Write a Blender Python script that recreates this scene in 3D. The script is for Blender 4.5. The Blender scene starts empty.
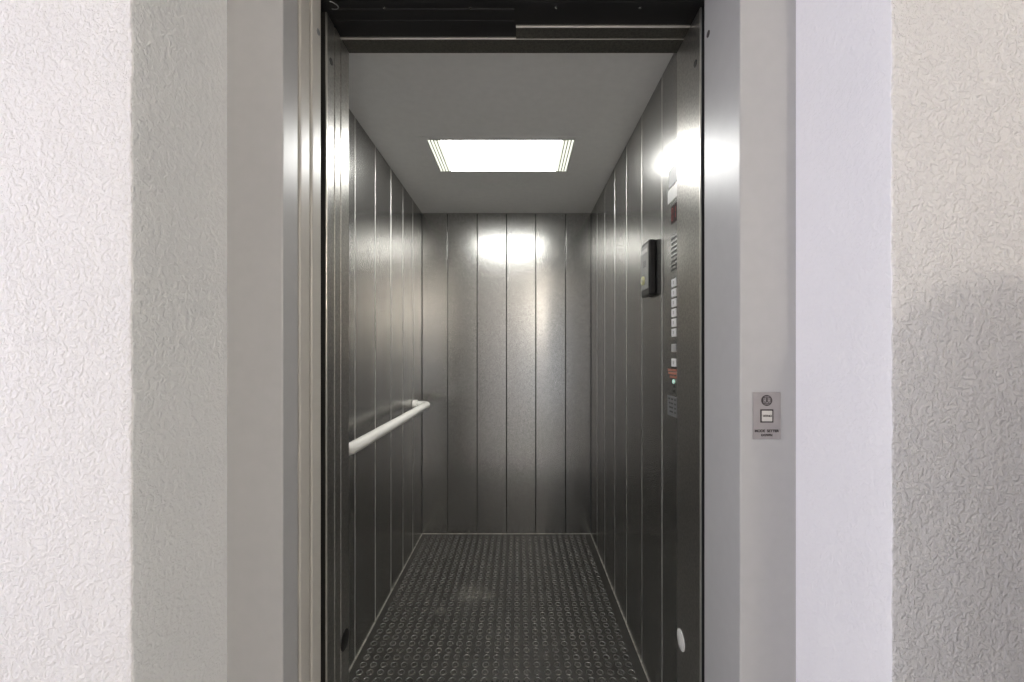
import bpy, bmesh, math, random
from mathutils import Vector, Matrix, noise
random.seed(7)
S = bpy.context.scene
COL = S.collection
PI = math.pi

# ------------------------------------------------------------------ materials
def new_mat(name):
    m = bpy.data.materials.new(name); m.use_nodes = True
    nt = m.node_tree
    b = nt.nodes['Principled BSDF']
    return m, nt, b

def N(nt, kind, **kw):
    n = nt.nodes.new(kind)
    for k, v in kw.items():
        if k.startswith('i_'):
            n.inputs[k[2:].replace('_', ' ')].default_value = v
        else:
            setattr(n, k, v)
    return n

def math_node(nt, op, a, b=None, c=None, clamp=False):
    n = nt.nodes.new('ShaderNodeMath'); n.operation = op; n.use_clamp = clamp
    for i, v in enumerate((a, b, c)):
        if v is None: continue
        if isinstance(v, (int, float)): n.inputs[i].default_value = v
        else: nt.links.new(v, n.inputs[i])
    return n.outputs[0]

def coords(nt, kind='Object'):
    return nt.nodes.new('ShaderNodeTexCoord').outputs[kind]

def noise_tex(nt, vec, scale, detail=2.0, rough=0.5, dist=0.0, out='Fac'):
    n = N(nt, 'ShaderNodeTexNoise')
    n.inputs['Scale'].default_value = scale; n.inputs['Detail'].default_value = detail
    n.inputs['Roughness'].default_value = rough; n.inputs['Distortion'].default_value = dist
    nt.links.new(vec, n.inputs['Vector'])
    return n.outputs[out]

def mapping(nt, vec, scale=(1, 1, 1), loc=(0, 0, 0)):
    m = N(nt, 'ShaderNodeMapping')
    m.inputs['Scale'].default_value = scale; m.inputs['Location'].default_value = loc
    nt.links.new(vec, m.inputs['Vector'])
    return m.outputs[0]

def bump(nt, b, h, strength, dist, chain=None):
    n = N(nt, 'ShaderNodeBump'); n.inputs['Strength'].default_value = strength
    n.inputs['Distance'].default_value = dist
    nt.links.new(h, n.inputs['Height'])
    if chain: nt.links.new(chain, n.inputs['Normal'])
    nt.links.new(n.outputs[0], b.inputs['Normal'])
    return n.outputs[0]

def ramp(nt, fac, stops):
    r = N(nt, 'ShaderNodeValToRGB')
    e = r.color_ramp.elements
    while len(e) < len(stops): e.new(0.5)
    for el, (p, c) in zip(e, stops):
        el.position = p; el.color = (c if len(c) == 4 else tuple(c) + (1,))
    nt.links.new(fac, r.inputs[0])
    return r.outputs[0]

def plain(name, col, rough=0.5, metal=0.0, spec=0.5, speck=0.0):
    m, nt, b = new_mat(name)
    b.inputs['Roughness'].default_value = rough
    b.inputs['Metallic'].default_value = metal
    b.inputs['Specular IOR Level'].default_value = spec
    f = noise_tex(nt, coords(nt), 35, 3)
    a = 0.06 if speck == 0 else speck
    lo = tuple(c * (1 - a) for c in col); hi = tuple(min(1, c * (1 + a)) for c in col)
    nt.links.new(ramp(nt, f, [(0.3, lo), (0.7, hi)]), b.inputs['Base Color'])
    return m

def plaster(name, col, strength, scale, seed, dist=0.0022, dens=0.09):
    """white render with worm-like trowel strokes"""
    m, nt, b = new_mat(name)
    v = mapping(nt, coords(nt), (1, 1, 1), (seed, seed * 2.3, seed * .7))
    n1 = noise_tex(nt, v, scale, 2.5, 0.55, 0.45)
    pl = N(nt, 'ShaderNodeMapRange', interpolation_type='SMOOTHSTEP')
    pl.inputs['From Min'].default_value = 0.42; pl.inputs['From Max'].default_value = 0.60
    nt.links.new(n1, pl.inputs['Value'])
    v2 = mapping(nt, v, (1.0, 1.0, 0.55), (3.1, 1.7, 0.2))
    n2 = noise_tex(nt, v2, scale * 1.5, 3.0, 0.6, 0.6)
    r = math_node(nt, 'ABSOLUTE', math_node(nt, 'SUBTRACT', n2, 0.5))
    worm = math_node(nt, 'SUBTRACT', 1.0, math_node(nt, 'DIVIDE', r, dens, clamp=True), clamp=True)
    h = math_node(nt, 'MULTIPLY_ADD', worm, 0.22, pl.outputs[0])
    h = math_node(nt, 'MULTIPLY_ADD', noise_tex(nt, v, scale * .4, 2.0), 1.0, h)
    bump(nt, b, h, strength, dist)
    c = noise_tex(nt, v, 3.0, 4.0)
    nt.links.new(ramp(nt, c, [(0.3, tuple(x * .97 for x in col)), (0.7, col)]), b.inputs['Base Color'])
    b.inputs['Roughness'].default_value = 0.75
    b.inputs['Specular IOR Level'].default_value = 0.3
    return m

def skin_steel(name, col, rough, seed=0.0, scratch=0.5, axis='X', metal=0.8):
    """dark grained sheet steel with a fine speckle and the odd scratch"""
    m, nt, b = new_mat(name)
    co = coords(nt)
    v = mapping(nt, co, (1, 1, 1), (seed, seed, seed))
    g = noise_tex(nt, v, 300, 2.0, 0.6)
    g2 = noise_tex(nt, v, 130, 3.0, 0.7)
    cl = noise_tex(nt, v, 5.0, 4.0, 0.6)
    mix = math_node(nt, 'MULTIPLY_ADD', g2, 0.6, math_node(nt, 'MULTIPLY', g, 0.4))
    base = ramp(nt, mix, [(0.38, tuple(c * .78 for c in col)), (0.62, tuple(min(1, c * 1.22) for c in col))])
    # long thin scratches, sparse
    sv = mapping(nt, co, (60, 60, 2.2), (seed * 3, seed, 0.3))
    s1 = noise_tex(nt, sv, 1.0, 2.0, 0.6, 0.4)
    s2 = noise_tex(nt, v, 2.1, 2.0)
    sc = math_node(nt, 'GREATER_THAN', math_node(nt, 'MULTIPLY', s1, s2), 0.485)
    scm = math_node(nt, 'MULTIPLY', sc, scratch)
    mx = N(nt, 'ShaderNodeMix', data_type='RGBA')
    nt.links.new(scm, mx.inputs['Factor']); nt.links.new(base, mx.inputs['A'])
    mx.inputs['B'].default_value = (0.45, 0.44, 0.41, 1)
    nt.links.new(mx.outputs['Result'], b.inputs['Base Color'])
    b.inputs['Metallic'].default_value = metal
    b.inputs['Specular IOR Level'].default_value = 0.4
    rr = math_node(nt, 'MULTIPLY_ADD', g2, 0.02, rough - 0.01)
    rr = math_node(nt, 'MULTIPLY_ADD', cl, 0.03, math_node(nt, 'SUBTRACT', rr, 0.015))
    nt.links.new(rr, b.inputs['Roughness'])
    h = math_node(nt, 'MULTIPLY_ADD', g2, 0.7, math_node(nt, 'MULTIPLY', g, 0.3))
    bump(nt, b, h, 0.02, 0.0004)
    return m

def emit(name, col, strength):
    m, nt, b = new_mat(name)
    b.inputs['Base Color'].default_value = tuple(col) + (1,)
    b.inputs['Emission Color'].default_value = tuple(col) + (1,)
    b.inputs['Emission Strength'].default_value = strength
    b.inputs['Roughness'].default_value = 0.4
    return m

WALL = (0.78, 0.762, 0.75)
M = {}
M['plaster_a'] = plaster('rough_render_left', WALL, 0.55, 125, 1.3)
M['plaster_b'] = plaster('rough_render_right', WALL, 0.75, 125, 7.9)
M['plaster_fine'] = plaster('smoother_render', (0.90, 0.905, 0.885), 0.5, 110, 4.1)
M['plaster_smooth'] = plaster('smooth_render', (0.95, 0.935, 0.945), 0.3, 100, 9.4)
M['hall_paint'] = plain('hall_paint', (0.74, 0.735, 0.72), 0.8)
M['hall_ceiling'] = plain('hall_ceiling_paint', (0.85, 0.84, 0.82), 0.85)
M['white_frame'] = plain('white_window_frame', (0.8, 0.8, 0.79), 0.4)
M['frame_paint'] = plain('grey_white_frame_enamel', (0.445, 0.44, 0.432), 0.36, 0.0, 0.5, 0.02)
M['leaf_paint'] = plain('cream_leaf_enamel', (0.52, 0.495, 0.445), 0.36, 0.0, 0.5, 0.02)
M['steel'] = skin_steel('dark_grained_steel', (0.345, 0.340, 0.326), 0.26, 0.0, 0.12, metal=0.95)
M['steel_jamb'] = skin_steel('jamb_grained_steel', (0.38, 0.368, 0.34), 0.29, 4.0, 0.3, metal=0.92)
M['steel_dark'] = skin_steel('brown_grained_steel', (0.17, 0.16, 0.14), 0.45, 2.0, 0.1, metal=0.9)
M['edge_glint'] = plain('panel_edge_glint', (0.66, 0.65, 0.62), 0.45, 0.6)  # lighter colour painting the lamp glint on side panel bevels
M['edge_steel'] = plain('bright_folded_edge', (0.62, 0.60, 0.55), 0.3, 0.9)
M['groove'] = plain('dark_backing', (0.03, 0.029, 0.027), 0.6)
M['black'] = plain('black_painted_steel', (0.012, 0.011, 0.011), 0.42, 0.2)
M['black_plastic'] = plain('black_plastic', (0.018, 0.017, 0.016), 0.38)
M['anthracite'] = plain('anthracite_plastic', (0.27, 0.27, 0.26), 0.4, 0.0)
M['car_ceiling'] = plain('grey_ceiling_lacquer', (0.90, 0.89, 0.87), 0.5, 0, .4, .02)
M['rail'] = plain('white_rail_nylon', (0.80, 0.79, 0.75), 0.25, 0, .5, .01)
M['chrome'] = plain('satin_chrome', (0.75, 0.74, 0.72), 0.25, 1.0)
M['plate'] = plain('brushed_call_plate', (0.36, 0.335, 0.325), 0.42, 0.35)
M['dark_print'] = plain('dark_print', (0.045, 0.035, 0.035), 0.6)
M['cream'] = plain('cream_button', (0.62, 0.60, 0.55), 0.4)
M['light_button'] = plain('light_button', (0.78, 0.78, 0.77), 0.35)
M['grey_button'] = plain('grey_button', (0.42, 0.42, 0.40), 0.4)
M['red_print'] = plain('red_brown_print', (0.42, 0.16, 0.11), 0.5)
M['grey_label'] = plain('grey_label', (0.24, 0.24, 0.24), 0.45, 0.3)
M['pale_label'] = plain('pale_label', (0.55, 0.55, 0.53), 0.4, 0.3)
M['yellow_green'] = plain('pale_yellow_button', (0.78, 0.76, 0.46), 0.35)
M['display'] = plain('dark_red_display', (0.02, 0.004, 0.004), 0.35, 0.0, 0.12)
M['digits'] = emit('red_digits', (0.25, 0.02, 0.02), 0.25)
M['led'] = emit('green_led', (0.65, 1.0, 0.85), 0.45)
M['reflector'] = plain('white_reflector', (0.85, 0.84, 0.80), 0.3)
M['seal'] = plain('pale_skirting_seal', (0.40, 0.385, 0.35), 0.6, 0, .3, .35)
M['lamp'] = emit('lit_diffuser', (1.0, 1.0, 0.97), 26.5)
M['lamp_edge'] = emit('lit_diffuser_rib', (0.97, 1.0, 0.86), 1.1)
M['lamp_rim'] = plain('lamp_rim', (0.30, 0.295, 0.25), 0.4)
M['globe'] = emit('opal_globe', (1.0, 0.91, 0.79), 330.0)
M['tile'] = None

def tile_mat():
    m, nt, b = new_mat('hall_floor_tiles')
    br = N(nt, 'ShaderNodeTexBrick', offset=0.0)
    br.inputs['Scale'].default_value = 1.0
    br.inputs['Brick Width'].default_value = 0.33; br.inputs['Row Height'].default_value = 0.33
    br.inputs['Mortar Size'].default_value = 0.004
    br.inputs['Color1'].default_value = (0.48, 0.475, 0.46, 1); br.inputs['Color2'].default_value = (0.45, 0.445, 0.43, 1)
    br.inputs['Mortar'].default_value = (0.3, 0.29, 0.27, 1)
    nt.links.new(coords(nt), br.inputs['Vector'])
    nt.links.new(br.outputs['Color'], b.inputs['Base Color'])
    b.inputs['Roughness'].default_value = 0.35
    return m
M['tile'] = tile_mat()

def glass_mat():
    m, nt, b = new_mat('window_glass')
    t = N(nt, 'ShaderNodeBsdfTransparent'); g = N(nt, 'ShaderNodeBsdfGlossy')
    g.inputs['Roughness'].default_value = 0.02
    mx = N(nt, 'ShaderNodeMixShader'); mx.inputs[0].default_value = 0.08
    nt.links.new(t.outputs[0], mx.inputs[1]); nt.links.new(g.outputs[0], mx.inputs[2])
    nt.links.new(mx.outputs[0], nt.nodes['Material Output'].inputs[0])
    return m
M['glass'] = glass_mat()

def coin_mat():
    """worn dark rubber with pale scuffs at their own places"""
    m, nt, b = new_mat('dark_studded_rubber')
    co = coords(nt)
    n = noise_tex(nt, co, 9.0, 5.0, 0.6)
    base = ramp(nt, n, [(0.3, (0.020, 0.019, 0.016)), (0.7, (0.036, 0.034, 0.029))])
    def spot(x, y, r, sx=1.0):
        d = N(nt, 'ShaderNodeVectorMath', operation='SUBTRACT')
        nt.links.new(co, d.inputs[0]); d.inputs[1].default_value = (x, y, 0)
        sc = N(nt, 'ShaderNodeVectorMath', operation='MULTIPLY')
        nt.links.new(d.outputs[0], sc.inputs[0]); sc.inputs[1].default_value = (1 / (r * sx), 1 / r, 0)
        ln = N(nt, 'ShaderNodeVectorMath', operation='LENGTH'); nt.links.new(sc.outputs[0], ln.inputs[0])
        return math_node(nt, 'SUBTRACT', 1.0, ln.outputs['Value'], clamp=True)
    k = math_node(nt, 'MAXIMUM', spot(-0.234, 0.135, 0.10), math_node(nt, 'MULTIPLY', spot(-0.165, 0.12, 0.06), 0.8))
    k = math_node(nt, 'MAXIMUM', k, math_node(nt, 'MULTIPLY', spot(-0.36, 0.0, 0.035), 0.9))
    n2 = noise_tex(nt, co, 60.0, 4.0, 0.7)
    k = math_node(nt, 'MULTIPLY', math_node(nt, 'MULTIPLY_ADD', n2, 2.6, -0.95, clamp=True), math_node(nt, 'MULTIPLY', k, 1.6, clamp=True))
    n3 = noise_tex(nt, co, 55.0, 2.0, 0.5)
    sp = math_node(nt, 'MULTIPLY', math_node(nt, 'GREATER_THAN', n3, 0.765), 0.8)
    k = math_node(nt, 'MAXIMUM', k, sp)
    mx = N(nt, 'ShaderNodeMix', data_type='RGBA')
    nt.links.new(k, mx.inputs['Factor']); nt.links.new(base, mx.inputs['A'])
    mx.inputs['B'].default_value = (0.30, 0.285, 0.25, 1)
    nt.links.new(mx.outputs['Result'], b.inputs['Base Color'])
    b.inputs['Roughness'].default_value = 0.42
    b.inputs['Specular IOR Level'].default_value = 0.6
    bump(nt, b, noise_tex(nt, co, 240, 2.0), 0.12, 0.001)
    return m
M['coin'] = coin_mat()
M['coin_rim'] = plain('polished_stud_rim', (0.05, 0.048, 0.041), 0.2, 0.1, 1.0, 0.3)
M['coin_rim'].node_tree.nodes['Principled BSDF'].inputs['Coat Weight'].default_value = 0.8
M['coin_rim'].node_tree.nodes['Principled BSDF'].inputs['Coat Roughness'].default_value = 0.15

# ------------------------------------------------------------------ helpers
ORG = {}
def _set(o, label=None, cat=None, group=None, kind=None):
    if label: o['label'] = label
    if cat: o['category'] = cat
    if group: o['group'] = group
    if kind: o['kind'] = kind
    return o

def thing(name, loc, label, cat, group=None):
    o = bpy.data.objects.new(name, None); COL.objects.link(o)
    o.location = loc; o.empty_display_size = 0.05
    ORG[o] = Vector(loc)
    return _set(o, label, cat, group)

def build(name, bm, mat, parent=None, smooth=False, label=None, cat=None, group=None, kind=None):
    """one mesh object; verts are given in world coordinates"""
    bmesh.ops.recalc_face_normals(bm, faces=bm.faces[:])
    if parent is not None:
        org = ORG[parent]
    else:
        xs = [v.co.x for v in bm.verts]; ys = [v.co.y for v in bm.verts]; zs = [v.co.z for v in bm.verts]
        org = Vector(((min(xs) + max(xs)) / 2, (min(ys) + max(ys)) / 2, min(zs)))
        if kind == 'structure': org = Vector((0, 0, 0))
    bmesh.ops.translate(bm, verts=bm.verts[:], vec=-org)
    me = bpy.data.meshes.new(name); bm.to_mesh(me); bm.free()
    mats = mat if isinstance(mat, (list, tuple)) else [mat]
    for m in mats: me.materials.append(m)
    if smooth:
        for p in me.polygons: p.use_smooth = True
        try: me.set_sharp_from_angle(angle=math.radians(40))
        except Exception: pass
    o = bpy.data.objects.new(name, me); COL.objects.link(o)
    if parent is not None: o.parent = parent
    else: o.location = org
    ORG[o] = org
    return _set(o, label, cat, group, kind)

def BM(): return bmesh.new()

def add_box(bm, x0, x1, y0, y1, z0, z1, bev=0.0, seg=2):
    r = bmesh.ops.create_cube(bm, size=1.0)
    vs = r['verts']
    bmesh.ops.scale(bm, verts=vs, vec=(abs(x1 - x0), abs(y1 - y0), abs(z1 - z0)))
    bmesh.ops.translate(bm, verts=vs, vec=((x0 + x1) / 2, (y0 + y1) / 2, (z0 + z1) / 2))
    if bev > 0:
        es = list({e for v in vs for e in v.link_edges})
        bmesh.ops.bevel(bm, geom=es, offset=bev, segments=seg, profile=0.5, affect='EDGES', clamp_overlap=True)
    return bm

def box(*a, **k): return add_box(BM(), *a, **k)

def add_cyl(bm, c, axis, r, h, seg=24, r2=None, bev=0.0, sx=1.0):
    """cylinder centred at c along axis ('X','Y','Z')"""
    rr = bmesh.ops.create_cone(bm, cap_ends=True, cap_tris=False, segments=seg, radius1=r, radius2=r if r2 is None else r2, depth=h)
    vs = rr['verts']
    if bev > 0:
        es = [e for e in {e for v in vs for e in v.link_edges} if abs(e.verts[0].co.z - e.verts[1].co.z) < 1e-6]
        res = bmesh.ops.bevel(bm, geom=es, offset=bev, segments=2, profile=0.5, affect='EDGES')
        vs = list({v for v in vs if v.is_valid} | {v for v in res['verts']} | {v for f in res['faces'] for v in f.verts})
    if axis == 'X': rot = Matrix.Rotation(PI / 2, 4, 'Y')
    elif axis == 'Y': rot = Matrix.Rotation(PI / 2, 4, 'X')
    else: rot = Matrix.Identity(4)
    bmesh.ops.transform(bm, matrix=Matrix.Translation(Vector(c)) @ rot, verts=vs)
    return bm

def add_tube(bm, pts, r, seg=20):
    pts = [Vector(p) for p in pts]
    rings = []
    up = Vector((0, 0, 1))
    for i, p in enumerate(pts):
        d = (pts[min(i + 1, len(pts) - 1)] - pts[max(i - 1, 0)]).normalized()
        u = up.cross(d)
        if u.length < 1e-4: u = Vector((1, 0, 0))
        u.normalize(); w = d.cross(u).normalized()
        rings.append([bm.verts.new(p + (u * math.cos(2 * PI * k / seg) + w * math.sin(2 * PI * k / seg)) * r) for k in range(seg)])
    for a, b in zip(rings, rings[1:]):
        for k in range(seg):
            bm.faces.new((a[k], a[(k + 1) % seg], b[(k + 1) % seg], b[k]))
    bm.faces.new(rings[0]); bm.faces.new(rings[-1])
    return bm

def prism_z(profile, z0, z1, bev=0.0):
    """vertical extrusion of a closed XY polygon"""
    bm = BM()
    lo = [bm.verts.new((x, y, z0)) for x, y in profile]
    hi = [bm.verts.new((x, y, z1)) for x, y in profile]
    n = len(profile)
    for i in range(n):
        bm.faces.new((lo[i], lo[(i + 1) % n], hi[(i + 1) % n], hi[i]))
    bm.faces.new(lo[::-1]); bm.faces.new(hi)
    if bev > 0:
        es = [e for e in bm.edges if abs(e.verts[0].co.z - e.verts[1].co.z) > 1e-4]
        bmesh.ops.bevel(bm, geom=es, offset=bev, segments=2, profile=0.5, affect='EDGES')
    return bm

def text_mesh(txt, size, mtx, depth=0.0004, font_scale=(1, 1)):
    c = bpy.data.curves.new('t', 'FONT'); c.body = txt; c.size = size
    c.align_x = 'CENTER'; c.align_y = 'CENTER'; c.extrude = depth; c.resolution_u = 3
    c.offset = size * 0.035
    o = bpy.data.objects.new('t', c); COL.objects.link(o)
    dg = bpy.context.evaluated_depsgraph_get(); dg.update()
    me = bpy.data.meshes.new_from_object(o.evaluated_get(dg))
    bm = BM(); bm.from_mesh(me)
    bpy.data.objects.remove(o); bpy.data.curves.remove(c); bpy.data.meshes.remove(me)
    bmesh.ops.scale(bm, verts=bm.verts[:], vec=(font_scale[0], font_scale[1], 1))
    bmesh.ops.transform(bm, matrix=mtx, verts=bm.verts[:])
    return bm

F = 425.0; HC = 1.186           # focal length in pixels and camera height

# ------------------------------------------------------------------ setting: landing hall
HX0, HX1, HY0, HZ = -2.2, 2.4, -2.6, 2.6
YW = 0.633                       # face of the rendered wall in front of the lift
YF = 0.846                       # face of the landing frame
XL_IN, XL_OUT = -0.581, -0.5765
XR_IN, XR_OUT = 0.551, 0.5556

build('floor', box(HX0 - .1, HX1 + .1, HY0 - .1, 1.006, -0.1, 0.0), M['tile'], kind='structure')
build('ceiling', box(HX0 - .1, HX1 + .1, HY0 - .1, YF, HZ, HZ + .1), M['hall_ceiling'], kind='structure')
DX0, DX1, DZ1 = 0.10, 0.80, 2.15  # unseen glazed door, added in the rear wall as daylight fill
bm = BM()
add_box(bm, HX0 - .1, DX0, HY0 - .1, HY0, 0, HZ); add_box(bm, DX1, HX1 + .1, HY0 - .1, HY0, 0, HZ); add_box(bm, DX0, DX1, HY0 - .1, HY0, DZ1, HZ)
build('wall_rear', bm, M['hall_paint'], kind='structure')
bm = BM()
for a in ((DX0, DX0 + .07, 0, DZ1), (DX1 - .07, DX1, 0, DZ1), (DX0 + .07, DX1 - .07, 0, .12), (DX0 + .07, DX1 - .07, DZ1 - .07, DZ1)):
    add_box(bm, a[0], a[1], HY0 - .08, HY0 - .02, a[2], a[3], bev=.005)
dr = build('fill_door', bm, M['white_frame'], kind='structure')
build('fill_door_pane', box(DX0 + .06, DX1 - .06, HY0 - .053, HY0 - .047, .11, DZ1 - .06), M['glass'], dr)
bm = add_tube(BM(), [(DX0 + .035, HY0 - .03, 1.05), (DX0 + .035, HY0 + .03, 1.05), (DX0 + .15, HY0 + .03, 1.05)], .009, 12)
build('fill_door_handle', bm, M['chrome'], dr, True)
build('wall_right', box(HX1, HX1 + .1, HY0, YW, 0, HZ), M['hall_paint'], kind='structure')
# left hall wall with its window opening
WY0, WY1, WZ0, WZ1 = -0.95, 0.50, 0.45, 2.25
bm = BM()
add_box(bm, HX0 - .12, HX0, HY0, WY0, 0, HZ); add_box(bm, HX0 - .12, HX0, WY1, YW, 0, HZ)
add_box(bm, HX0 - .12, HX0, WY0, WY1, 0, WZ0); add_box(bm, HX0 - .12, HX0, WY0, WY1, WZ1, HZ)
build('wall_left', bm, M['hall_paint'], kind='structure')
bm = BM()
for a in ((WY0, WY0 + .06, WZ0, WZ1), (WY1 - .06, WY1, WZ0, WZ1), (WY0 + .06, WY1 - .06, WZ0, WZ0 + .06),
          (WY0 + .06, WY1 - .06, WZ1 - .06, WZ1), ((WY0 + WY1) / 2 - .03, (WY0 + WY1) / 2 + .03, WZ0 + .06, WZ1 - .06)):
    add_box(bm, HX0 - .09, HX0 - .03, a[0], a[1], a[2], a[3], bev=.006)
win = build('window_1', bm, M['white_frame'], kind='structure')
build('window_pane', box(HX0 - .064, HX0 - .058, WY0 + .05, WY1 - .05, WZ0 + .05, WZ1 - .05), M['glass'], win)

def front_wall(name, side, mats):
    """L-shaped piece of wall: face towards the hall and the reveal back to the frame, with an uneven rounded arris"""
    s = -1 if side == 'l' else 1
    xo, xi = (XL_OUT, XL_IN) if side == 'l' else (XR_OUT, XR_IN)
    far = HX0 if side == 'l' else HX1
    prof = [(far, YW), (far * .6 + xo * .4, YW)]
    for k in range(26, 0, -1): prof.append((xo + s * 0.014 * k, YW))
    r = 0.003
    for k in range(6):
        a = k / 5 * PI / 2
        prof.append((xo + s * r * (1 - math.sin(a)), YW + r * (1 - math.cos(a))))
    for k in range(1, 15): 
        t = k / 14
        prof.append((xo + (xi - xo) * t, YW + r + (YF - YW - r) * t))
    prof.append((xi, YF + 0.05)); 
    nvis = len(prof)
    corner0 = 28; ncorner = 6
    z0, z1 = 0.0, HZ
    nz = 420
    bm = BM(); rows = []
    for j in range(nz + 1):
        z = z0 + (z1 - z0) * j / nz
        row = []
        for i, (x, y) in enumerate(prof):
            dx = dy = 0
            if 2 <= i < nvis - 3:
                w = noise.noise(Vector((x * 55 + s * 9, y * 55, z * 60))) * 0.6 + noise.noise(Vector((x * 22, y * 22 + 5, z * 20 + s * 4)))
                amp = 0.0011
                if i < corner0: dy = w * amp
                elif i < corner0 + ncorner: dx = w * amp * 1.1 * -s; dy = w * amp
                else: dx = w * amp * 0.35 * -s
            row.append(bm.verts.new((x + dx, y + dy, z)))
        rows.append(row)
    for j in range(nz):
        for i in range(nvis - 1):
            f = bm.faces.new((rows[j][i], rows[j][i + 1], rows[j + 1][i + 1], rows[j + 1][i]))
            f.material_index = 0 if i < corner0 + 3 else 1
    # close the back and the ends so the wall is a solid piece
    for j in (0, nz):
        p = bm.verts.new((far, YF + .05, z0 if j == 0 else z1))
        bm.faces.new(rows[j] + [p])
        rows.append([p])
    p0, p1 = rows[-2][0], rows[-1][0]
    bm.faces.new([rows[j][-1] for j in range(nz + 1)] + [p1, p0])
    bm.faces.new([rows[j][0] for j in range(nz + 1)] + [p1, p0])
    return build(name, bm, mats, smooth=True, kind='structure')

front_wall('wall_front_left', 'l', [M['plaster_a'], M['plaster_fine']])
front_wall('wall_front_right', 'r', [M['plaster_b'], M['plaster_smooth']])
build('wall_front_lintel', box(XL_IN, XR_IN, YW, YF + .05, 2.26, HZ), M['plaster_b'], kind='structure')

# ------------------------------------------------------------------ landing door: frame, stacked leaves, sill
LX, RX = -0.47, 0.439
ld = thing('landing_door', (0, 0.93, 0), 'open sliding landing door, pale grey enamelled frame round the lift opening', 'door')
T = 2.075
build('frame_post', prism_z([(XL_IN - .03, YF), (LX, YF), (LX, 0.9045), (LX - .025, 0.9045), (LX - .025, YF + .03), (XL_IN - .03, YF + .03)], 0, T + .12, .0025), M['frame_paint'], ld)
build('frame_post', prism_z([(XR_IN + .03, YF), (XR_IN + .03, YF + .03), (RX + .03, YF + .03), (RX + .03, 1.006), (RX - .001, 1.006), (RX + .001, YF)][::-1], 0, T + .12, .0025), M['frame_paint'], ld)
build('frame_head', box(LX + .001, RX - .002, YF + .001, 0.985, T, T + .119, .003), M['frame_paint'], ld)
build('sill_plate', box(LX - .4, RX - .002, 0.862, 1.004, 0.0005, 0.012, .002), M['chrome'], ld)
for a, b in ((0.9135, 0.9555), (0.9655, 1.0095)):
    lf = build('door_leaf', box(LX - .50, LX + .0005, a, b, 0.014, T + .1, .0035), M['leaf_paint'], ld)
# rubber buffers: small dark dents near the top of the frame and the outer leaf
bm = BM(); add_cyl(bm, (RX - .0008, 0.984, HC + 318 * .984 / F), 'X', .0075, .0016, 16); build('hole', bm, M['dark_print'], ld)
bm = BM(); add_cyl(bm, (LX + .0012, 0.993, HC + 320 * .993 / F), 'X', .007, .0016, 16); build('hole', bm, M['grey_label'], ld)

# ------------------------------------------------------------------ elevator car
JL, JR = -0.4716, 0.438          # jamb planes
WLX, WRX = -0.632, 0.469         # car walls
YB = 2.77; CZ = 2.0915; YJ0, YJ1 = 1.127, 1.180; HZ2 = 2.016
car = thing('elevator_car', (0, 1.95, 0), 'open passenger lift car lined with dark grained steel panels and studded floor', 'elevator')

# back wall and its panels
bw = build('rear_wall', box(WLX - .03, WRX + .03, YB + .006, YB + .03, -.02, CZ + .03), M['groove'], car)
seams = [WLX, -0.4658, -0.2730, -0.0814, 0.1094, 0.3042, WRX]
def panel(x0, x1, y0, y1, z0, z1, axis):
    bm = box(x0, x1, y0, y1, z0, z1)
    es = [e for e in bm.edges if abs(e.verts[0].co.z - e.verts[1].co.z) > .5]
    r = bmesh.ops.bevel(bm, geom=es, offset=(.0028 if axis == 'S' else .0022), segments=3, profile=.5, affect='EDGES')
    if axis == 'S':
        for f in r['faces']: f.material_index = 1  # bevels take the painted glint colour
    return bm
for a, b in zip(seams, seams[1:]):
    g = .0018
    build('wall_panel', panel(a + g, b - g, YB, YB + .012, 0, CZ, 'Y'), M['steel'], bw)
# right wall
rw = build('side_wall', box(WRX + .006, WRX + .03, YJ1, YB, -.02, CZ + .03), M['groove'], car)
rs = [YJ1, 1.394, 1.6215, 1.854, 2.080, 2.323, 2.552, YB]
for a, b in zip(rs, rs[1:]):
    build('wall_panel', panel(WRX, WRX + .012, a + .0009, b - .0009, 0, CZ, 'S'), [M['steel'], M['edge_glint']], rw)
# left wall
lw = build('side_wall', box(WLX - .03, WLX - .006, YJ1, YB, -.02, CZ + .03), M['groove'], car)
ls = [YJ1, 1.405, 1.638, 1.869, 2.098, 2.315, 2.530, YB]
for a, b in zip(ls, ls[1:]):
    build('wall_panel', panel(WLX - .012, WLX, a + .0009, b - .0009, 0, CZ, 'S'), [M['steel'], M['edge_glint']], lw)
# ceiling sheet
build('ceiling_panel', box(WLX - .03, WRX + .03, YJ1 - .02, YB + .03, CZ, CZ + .02), M['car_ceiling'], car)
# floor covering with studs
bm = BM()
add_box(bm, WLX - .0, WRX + .0, 1.02, YB, -.03, 0.0)
P = 0.0387; X0 = -0.0096; Y0 = 1.534
x_i0 = math.ceil((WLX + .016 - X0) / P); x_i1 = math.floor((WRX - .016 - X0) / P)
y_i0 = math.ceil((1.2 - Y0) / P); y_i1 = math.floor((YB - .018 - Y0) / P)
SEG = 18
prof = [(0.0142, 0.0), (0.0130, 0.0024), (0.0118, 0.0033), (0.0104, 0.0030), (0.0090, 0.0018)]
for i in range(x_i0, x_i1 + 1):
    for j in range(y_i0, y_i1 + 1):
        cx, cy = X0 + i * P, Y0 + j * P
        prev = None
        for r, z in prof:
            ring = [bm.verts.new((cx + r * math.cos(2 * PI * k / SEG), cy + r * math.sin(2 * PI * k / SEG), z)) for k in range(SEG)]
            if prev:
                for k in range(SEG):
                    bm.faces.new((prev[k], prev[(k + 1) % SEG], ring[(k + 1) % SEG], ring[k])).material_index = 1
            prev = ring
        bm.faces.new(prev)
fl = build('floor_covering', bm, [M['coin'], M['coin_rim']], car, True)
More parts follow.
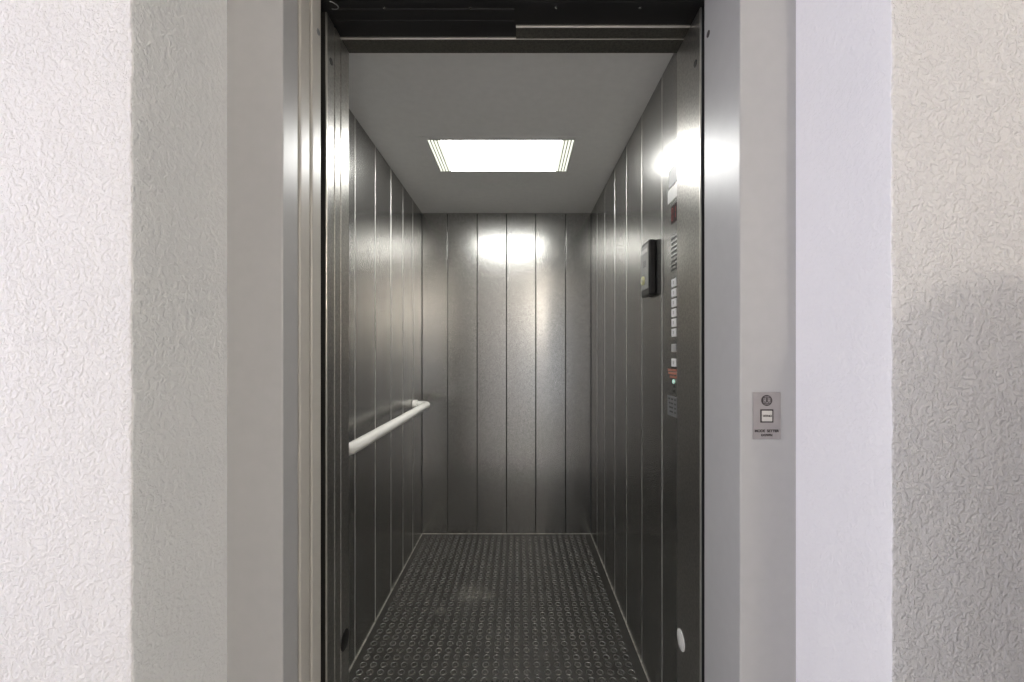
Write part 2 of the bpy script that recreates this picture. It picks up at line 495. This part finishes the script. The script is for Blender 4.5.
# sealing strips along the foot of the walls
for a in ((WLX, WLX + .005, YJ1, YB), (WRX - .005, WRX, YJ1, YB), (WLX + .005, WRX - .005, YB - .005, YB)):
    bm = box(a[0], a[1], a[2], a[3], 0.0002, 0.005, .0015)
    build('skirting_strip', bm, M['seal'], car)
build('sill_plate', box(JL, JR, 1.024, 1.178, -.01, 0.004, .001), M['chrome'], car)

# front returns, header, operator housing
build('front_return', panel(WLX - .03, JL, YJ0, YJ1, 0, HZ2 + .1, 'X'), M['steel_jamb'], car)
build('front_return', panel(JR, WRX + .03, 1.032, YJ1, 0, HZ2 + .003, 'X'), M['steel_jamb'], car)
build('edge_strip', box(JR - .0004, JR + .0036, 1.0260, 1.0330, 0, HZ2 + .003, .0008), M['edge_steel'], car)
build('gap_shade', box(JR + .0040, WRX + .03, 1.0270, 1.0315, 0, HZ2 + .003), M['black_plastic'], car)  # black strip painting the shade in the gap before the return
build('header', box(JL - .05, JR + .05, YJ0 + .003, YJ1, HZ2, HZ2 + .2), M['steel_dark'], car)
build('header', box(-.0077, JR - .0005, 1.0895, YJ0 + .0005, HZ2 + .0003, HZ2 + .2), M['steel_dark'], car)
def lip(x0, x1, y, z):
    bm = BM()
    pr = [(y, z + .006), (y, z + .0016), (y + .002, z - .0004), (y + .004, z - .0004), (y + .004, z + .006)]
    a = [bm.verts.new((x0, p, q)) for p, q in pr]; b = [bm.verts.new((x1, p, q)) for p, q in pr]
    for k in range(5): bm.faces.new((a[k], a[(k + 1) % 5], b[(k + 1) % 5], b[k]))
    bm.faces.new(a); bm.faces.new(b[::-1])
    return bm
build('edge_strip', lip(JL - .01, JR + .01, YJ0 - .0015, HZ2), M['edge_steel'], car)
build('edge_strip', lip(-.0077, JR - .0005, 1.0845, HZ2), M['edge_steel'], car)
dl1 = build('door_leaf', panel(JL - .5, JL, 1.0895, 1.1225, 0.01, HZ2 + .003, 'X'), M['steel_jamb'], car)
dl2 = build('door_leaf', panel(JL - .5, JL, 1.0480, 1.0855, 0.01, HZ2 + .003, 'X'), M['steel_jamb'], car)
build('edge_strip', box(JL - .0032, JL + .0006, 1.0405, 1.0478, 0.01, HZ2 + .003, .0008), M['edge_steel'], dl2)
build('edge_shade', box(JL - .06, JL - .0036, 1.0410, 1.0476, 0.01, HZ2 + .003), M['black_plastic'], dl2)  # black strip standing in for shade on the leaf front
build('cover_strip', box(-.4685, .4365, .998, 1.0138, HZ2 + .0045, HZ2 + .04), M['black'], car)
op = build('door_operator', box(-.62, .55, 1.014, 1.127, HZ2 + .0045, HZ2 + .12, .002), M['black'], car)
for yy, rr in ((1.071, .0045), (1.036, .005)):
    bm = add_tube(BM(), [(-.46, yy, HZ2 + .0075), (-.012, yy, HZ2 + .0075)], rr, 12)
    build('guide_rail', bm, M['black'], op, True)
for bx in (-.326, -.118, .0894, .292):
    bm = BM(); add_cyl(bm, (bx, 1.0275, HZ2 + .0035), 'Z', .0035, .005, 6)
    build('bolt', bm, M['chrome'], op)
bm = BM()
pts = [(-.449 + .012 * math.sin(t * 2.6) + .004 * t, 1.012 + .012 * t - .004 * math.cos(3 * t), HZ2 + .002 - .002 * math.sin(t * 2)) for t in [i * .12 for i in range(18)]]
add_tube(bm, pts, .0011, 8); build('cable', bm, M['grey_label'], op, True)
# light barrier ports in the jambs
zc = HC - 288 * 1.149 / F
for jx, s, mt in ((JL, 1, 'black'), (JR, -1, 'reflector')):
    bm = BM(); add_cyl(bm, (jx + s * .0006, 1.149, zc), 'X', .0265, .002, 32, bev=.0008)
    o = build('sensor_window', bm, M[mt], car, True)
    o['label'] = 'white round sensor window' if s < 0 else 'dark round sensor window'
for jx, s, yy, zz in ((JL, 1, 1.066, HC + 290.5 * 1.066 / F), (JR, -1, 1.0546, HC + 288.5 * 1.0546 / F)):
    bm = BM(); add_cyl(bm, (jx + s * .0004, yy, zz), 'X', .0085, .0014, 20); build('screw_hole', bm, M['groove'], car)

# ------------------------------------------------------------------ ceiling light
lt = thing('ceiling_light', (-.002, 1.965, CZ), 'lit white rectangular ceiling light in the lift ceiling', 'ceiling light')
lx0, lx1, ly0, ly1 = -.3885 + .0, .2305 + .0, 1.808, 2.121
lx0, lx1 = (427 - 519) * 1.808 / F, (574.5 - 519) * 1.808 / F
bm = BM()
for a in ((lx0 - .03, lx1 + .03, ly0 - .024, ly0 - .001), (lx0 - .03, lx1 + .03, ly1 + .001, ly1 + .024),
          (lx0 - .03, lx0 - .001, ly0 - .001, ly1 + .001), (lx1 + .001, lx1 + .03, ly0 - .001, ly1 + .001)):
    add_box(bm, a[0], a[1], a[2], a[3], CZ - .0035, CZ - .0003, .0008)
build('trim_frame', bm, M['car_ceiling'], lt)
for a in ((lx0 + .03, lx1 - .03, ly0 - .0015, ly0 + .003), (lx0 + .03, lx1 - .03, ly1 - .003, ly1 + .0015)):
    build('retaining_rim', box(a[0], a[1], a[2], a[3], CZ - .0045, CZ - .001, .001), M['lamp_rim'], lt)
build('diffuser', box(lx0 + .055, lx1 - .055, ly0 + .004, ly1 - .004, CZ - .0035, CZ - .0008, .001), M['lamp'], lt)
for s, xe in ((1, lx0), (-1, lx1)):
    for k in range(4):
        xa = xe + s * (.002 + k * .0135); xb = xa + s * .0085
        build('diffuser_rib', box(min(xa, xb), max(xa, xb), ly0 + .002, ly1 - .002, CZ - .0050, CZ - .001, .0018), M['lamp_edge'], lt)
    xa, xb = xe, xe + s * .054
    build('end_tray', box(min(xa, xb), max(xa, xb), ly0, ly1, CZ - .0028, CZ - .0006), M['lamp_rim'], lt)

# ------------------------------------------------------------------ handrail
hr = thing('handrail', (WLX, 1.93, .876), 'white tubular handrail on the left wall of the lift', 'handrail')
RXX, RZ, RR = -0.5425, 0.8735, 0.0208
ya, yb = 1.345, 2.530
pts = []
bend = .042
pts.append((WLX + .002, ya, RZ))
pts.append((RXX - bend, ya, RZ))
for k in range(1, 9):
    a = k / 8 * PI / 2
    pts.append((RXX - bend + bend * math.sin(a), ya + bend - bend * math.cos(a), RZ))
pts.append((RXX, (ya + yb) / 2, RZ))
for k in range(0, 9):
    a = k / 8 * PI / 2
    pts.append((RXX - bend + bend * math.cos(a), yb - bend + bend * math.sin(a), RZ))
pts.append((WLX + .002, yb, RZ))
build('rail', add_tube(BM(), pts, RR, 28), M['rail'], hr, True)
for y in (ya, yb):
    bm = BM(); add_cyl(bm, (WLX + .0145, y, RZ), 'X', .029, .027, 32, bev=.003)
    build('wall_flange', bm, M['rail'], hr, True)

# ------------------------------------------------------------------ intercom box
ic = thing('intercom_box', (WRX, 1.50, 1.383), 'slim black intercom box with a pale yellow button on the right lift wall', 'intercom')
y0, y1, z0, z1 = 1.455, 1.549, 1.383, 1.574
xf = WRX - .0235
bm = box(xf, WRX, y0, y1, z0, z1, .006, 3)
build('housing', bm, M['black_plastic'], ic)
build('face_plate', box(xf - .0016, xf + .002, y0 + .006, y1 - .005, z0 + .024, z1 - .012, .0012), M['anthracite'], ic)
build('name_label', box(xf - .0024, xf - .0012, y0 + .016, y1 - .008, z1 - .040, z1 - .026, .0003), M['pale_label'], ic)
bm = BM(); add_cyl(bm, (xf - .004, y0 + .058, z0 + .056), 'X', .0155, .008, 28, bev=.002)
pb = build('push_button', bm, M['yellow_green'], ic, True)
pb['label'] = 'pale yellow push button'
bm = BM(); add_cyl(bm, (xf - .0082, y0 + .058, z0 + .056), 'X', .007, .0012, 20); build('bell_mark', bm, M['grey_button'], pb)
bm = BM()
for k in range(4): add_box(bm, xf - .0022, xf - .0008, y0 + .03, y1 - .03, z1 - .070 - k * .006, z1 - .068 - k * .006)
build('speaker_slot', bm, M['black_plastic'], ic)

# ------------------------------------------------------------------ control panel in the car
cp = thing('control_panel', (WRX, 1.285, .985), 'lift control panel with a vertical row of floor buttons on the right wall', 'control panel')
px_ = WRX - .0012
build('face_plate', box(px_, WRX, 1.192, 1.345, .985, 1.775, .0006), M['steel'], cp)
YC = 1.2855
def zat(y, Y=YC): return HC - (y - 352) * Y / F
def on_panel(name, ya, yb, za, zb, d, mat, bev=.0006, parent=None):
    return build(name, box(px_ - d, px_ + .0004, ya, yb, za, zb, bev), M[mat], parent or cp)
on_panel('information_label', 1.245, 1.326, zat(186, 1.3), zat(168, 1.3), .0006, 'grey_label', .0001)
on_panel('information_label', 1.240, 1.335, zat(201, 1.3), zat(187.5, 1.3), .0006, 'pale_label', .0001)
dp = on_panel('floor_display', 1.236, 1.303, zat(223), zat(205), .0016, 'display')
# glowing segments of the indicator
bm = BM()
zc_ = (zat(205) + zat(223)) / 2; h = .019
for (yy, segs) in ((1.292, 'abcdef'), (1.272, 'bc')):
    w = .006
    Sg = {'a': (yy - w, yy + w, zc_ + h - .002, zc_ + h), 'd': (yy - w, yy + w, zc_ - h, zc_ - h + .002),
          'b': (yy - w - .001, yy - w + .001, zc_ + .002, zc_ + h - .003), 'c': (yy - w - .001, yy - w + .001, zc_ - h + .003, zc_ - .002),
          'f': (yy + w - .001, yy + w + .001, zc_ + .002, zc_ + h - .003), 'e': (yy + w - .001, yy + w + .001, zc_ - h + .003, zc_ - .002)}
    for q in segs: add_box(bm, px_ - .0022, px_ - .0014, *Sg[q])
build('lit_digit', bm, M['digits'], dp)
for k in range(8):
    z = zat(238.5 + k * 4.45)
    sl = on_panel('speaker_slot', 1.258, 1.304, z - .0026, z + .0026, .0006, 'black_plastic', .0002)
    if k < 5: on_panel('slot_lip', 1.260, 1.302, z + .0028, z + .0062, .0012, 'light_button', .0004, sl)
for n, yp in enumerate((283, 293.1, 303, 312.9, 322.8, 332.8, 348, 362.6)):
    z = zat(yp)
    mt = 'grey_button' if n == 6 else 'light_button'
    b = on_panel('push_button', 1.2610, 1.2970, z - .0122, z + .0122, .0032, mt, .0012)
    build('button_mark', box(px_ - .0036, px_ - .0030, 1.2755, 1.2825, z - .005, z + .005), M['grey_button'], b)
for k, (a, b_) in enumerate(((1.258, 1.334), (1.262, 1.330), (1.260, 1.318))):
    z = zat(370.2 + k * 3.4)
    on_panel('warning_print', a, b_, z - .0034, z + .0034, .0005, 'red_print', .0001)
bm = BM(); add_cyl(bm, (px_ - .001, YC - .001, zat(381.5)), 'X', .0062, .004, 20, bev=.001); build('indicator_lamp', bm, M['led'], cp, True)
for yp in (386, 391.5):
    bm = BM(); add_cyl(bm, (px_ - .0004, YC, zat(yp)), 'X', .0055, .0014, 16); build('key_switch', bm, M['black_plastic'], cp)
nm = on_panel('maker_plate', 1.236, 1.338, zat(416, 1.3), zat(396, 1.3), .0006, 'grey_label', .0001)
bm = BM()
for k in range(4):
    zz = zat(399 + 4.2 * k, 1.3)
    for yy, ln in ((1.322 - .004 * k, .014), (1.298, .016), (1.272, .012)):
        add_box(bm, px_ - .0010, px_ - .0004, yy - ln / 2, yy + ln / 2, zz - .0028, zz + .0022)
build('print', bm, M['black_plastic'], nm)

# ------------------------------------------------------------------ landing call panel
def fx(x): return (x - 519) * YF / F
def fz(y): return HC - (y - 352) * YF / F
ca = thing('call_panel', (fx(766.3), YF, fz(439)), 'small grey metal call plate with a square button on the right frame post', 'call button')
build('plate', box(fx(752.6), fx(780.2), YF - .0022, YF + .0005, fz(439), fz(392.2), .0007), M['plate'], ca)
# round emblem: dark disc with light uprights and arcs
ex, ez = fx(766), fz(400.3); ER = 5.4 * YF / F
bm = BM(); add_cyl(bm, (ex, YF - .0024, ez), 'Y', ER, .0012, 40)
em = build('emblem', bm, M['dark_print'], ca)
bm = BM(); u = YF / F
def mark(x0, x1, z0, z1): add_box(bm, ex + x0 * u, ex + x1 * u, YF - .0034, YF - .0029, ez + z0 * u, ez + z1 * u)
mark(-3.3, -2.5, -2.6, 2.6); mark(-1.6, -0.9, -2.0, 2.8); mark(-2.6, -1.5, -.35, .35)
mark(0.9, 1.6, -2.0, 2.8); mark(2.5, 3.3, -2.6, 2.6); mark(1.5, 2.6, -.35, .35)
mark(-0.9, 0.9, -2.6, -1.9); mark(-2.4, 2.4, -3.9, -3.3); mark(-2.4, 2.4, 3.3, 3.9)
build('emblem_mark', bm, M['plate'], em)
bx0, bx1, bz0, bz1 = fx(759.6), fx(772.6), fz(422.4), fz(409.2)
build('button_surround', box(bx0, bx1, YF - .0030, YF - .0015, bz0, bz1, .0006), M['dark_print'], ca)
b = build('push_button', box(bx0 + .0026, bx1 - .0026, YF - .0038, YF - .0025, bz0 + .0026, bz1 - .0026, .0008), M['cream'], ca)
def txt(s, x, y, size, sx, d=.0002, parent=ca, name='lettering', yo=.0026):
    mtx = Matrix.Translation((fx(x), YF - yo, fz(y))) @ Matrix.Rotation(PI / 2, 4, 'X')
    return build(name, text_mesh(s, size, mtx, d, (sx, 1)), M['dark_print'], parent)
txt('HITNO', 766.2, 415.7, .0056, 1.0, parent=b, yo=.0040)
txt('MODE  SETTER', 766, 430.8, .0070, 1.02)
txt('DOWN', 766, 434.9, .0062, 1.06)

# ------------------------------------------------------------------ hall: added shadow-casting parapet and wall lamp (beside and behind the camera)
bm = BM()
prof = [(0.598, 0.0), (0.598, 1.30), (0.605, 1.355), (0.626, 1.389), (0.669, 1.418), (0.716, 1.438), (0.777, 1.436), (0.93, 1.430), (HX1, 1.43), (HX1, 0.0)]
v0 = [bm.verts.new((x, -.10, z)) for x, z in prof]; v1 = [bm.verts.new((x, 0.0, z)) for x, z in prof]
for i in range(len(prof)):
    k = (i + 1) % len(prof); bm.faces.new((v0[i], v0[k], v1[k], v1[i]))
bm.faces.new(v0); bm.faces.new(v1[::-1])
build('wall_shade_blocker', bm, M['hall_paint'], kind='structure')  # unseen blocker, outlined to cast the soft shade on the right front wall
gl = thing('wall_lamp', (0.90, HY0, 2.0), 'round opal wall lamp on the rear wall of the landing', 'wall lamp')
bm = BM(); add_cyl(bm, (0.90, HY0 + .015, 2.0), 'Y', .06, .03, 32, bev=.004); build('base', bm, M['chrome'], gl, True)
bm = BM(); bmesh.ops.create_uvsphere(bm, u_segments=32, v_segments=20, radius=.075)
bmesh.ops.translate(bm, verts=bm.verts[:], vec=(0.90, HY0 + .10, 2.0)); build('globe', bm, M['globe'], gl, True)

# ------------------------------------------------------------------ daylight
def area(name, loc, rot, sx, sy, energy, col):
    d = bpy.data.lights.new(name, 'AREA'); d.shape = 'RECTANGLE'; d.size = sx; d.size_y = sy
    d.energy = energy; d.color = col
    o = bpy.data.objects.new(name, d); COL.objects.link(o); o.location = loc; o.rotation_euler = rot
    return o
area('window_daylight', (HX0 - .11, (WY0 + WY1) / 2, (WZ0 + WZ1) / 2), (0, -PI / 2, 0), WZ1 - WZ0 - .1, WY1 - WY0 - .1, 47, (0.89, 0.87, 1.0))
area('door_fill_light', ((DX0 + DX1) / 2, HY0 - .09, DZ1 / 2 + .02), (PI / 2, 0, 0), DX1 - DX0 - .12, DZ1 - .2, 7, (0.95, 0.97, 1.0))  # fill light behind the added rear door

w = bpy.data.worlds.new('sky'); S.world = w; w.use_nodes = True
w.node_tree.nodes['Background'].inputs[0].default_value = (0.62, 0.72, 0.9, 1)
w.node_tree.nodes['Background'].inputs[1].default_value = 0.6

# ------------------------------------------------------------------ camera
cd = bpy.data.cameras.new('camera'); cam = bpy.data.objects.new('camera', cd); COL.objects.link(cam)
cam.location = (0, 0, HC); cam.rotation_euler = (PI / 2, 0, 0)
cd.sensor_width = 36.0; cd.sensor_fit = 'HORIZONTAL'; cd.lens = F * 36.0 / 1024.0
cd.shift_x = -(519 - 512) / 1024.0; cd.shift_y = (352 - 341) / 1024.0
cd.clip_start = 0.02
S.camera = cam
vs = S.view_settings
S.display_settings.display_device = 'sRGB'
vs.view_transform = 'Standard'; vs.look = 'None'; vs.exposure = 0.0; vs.gamma = 1.0
vs.use_curve_mapping = False
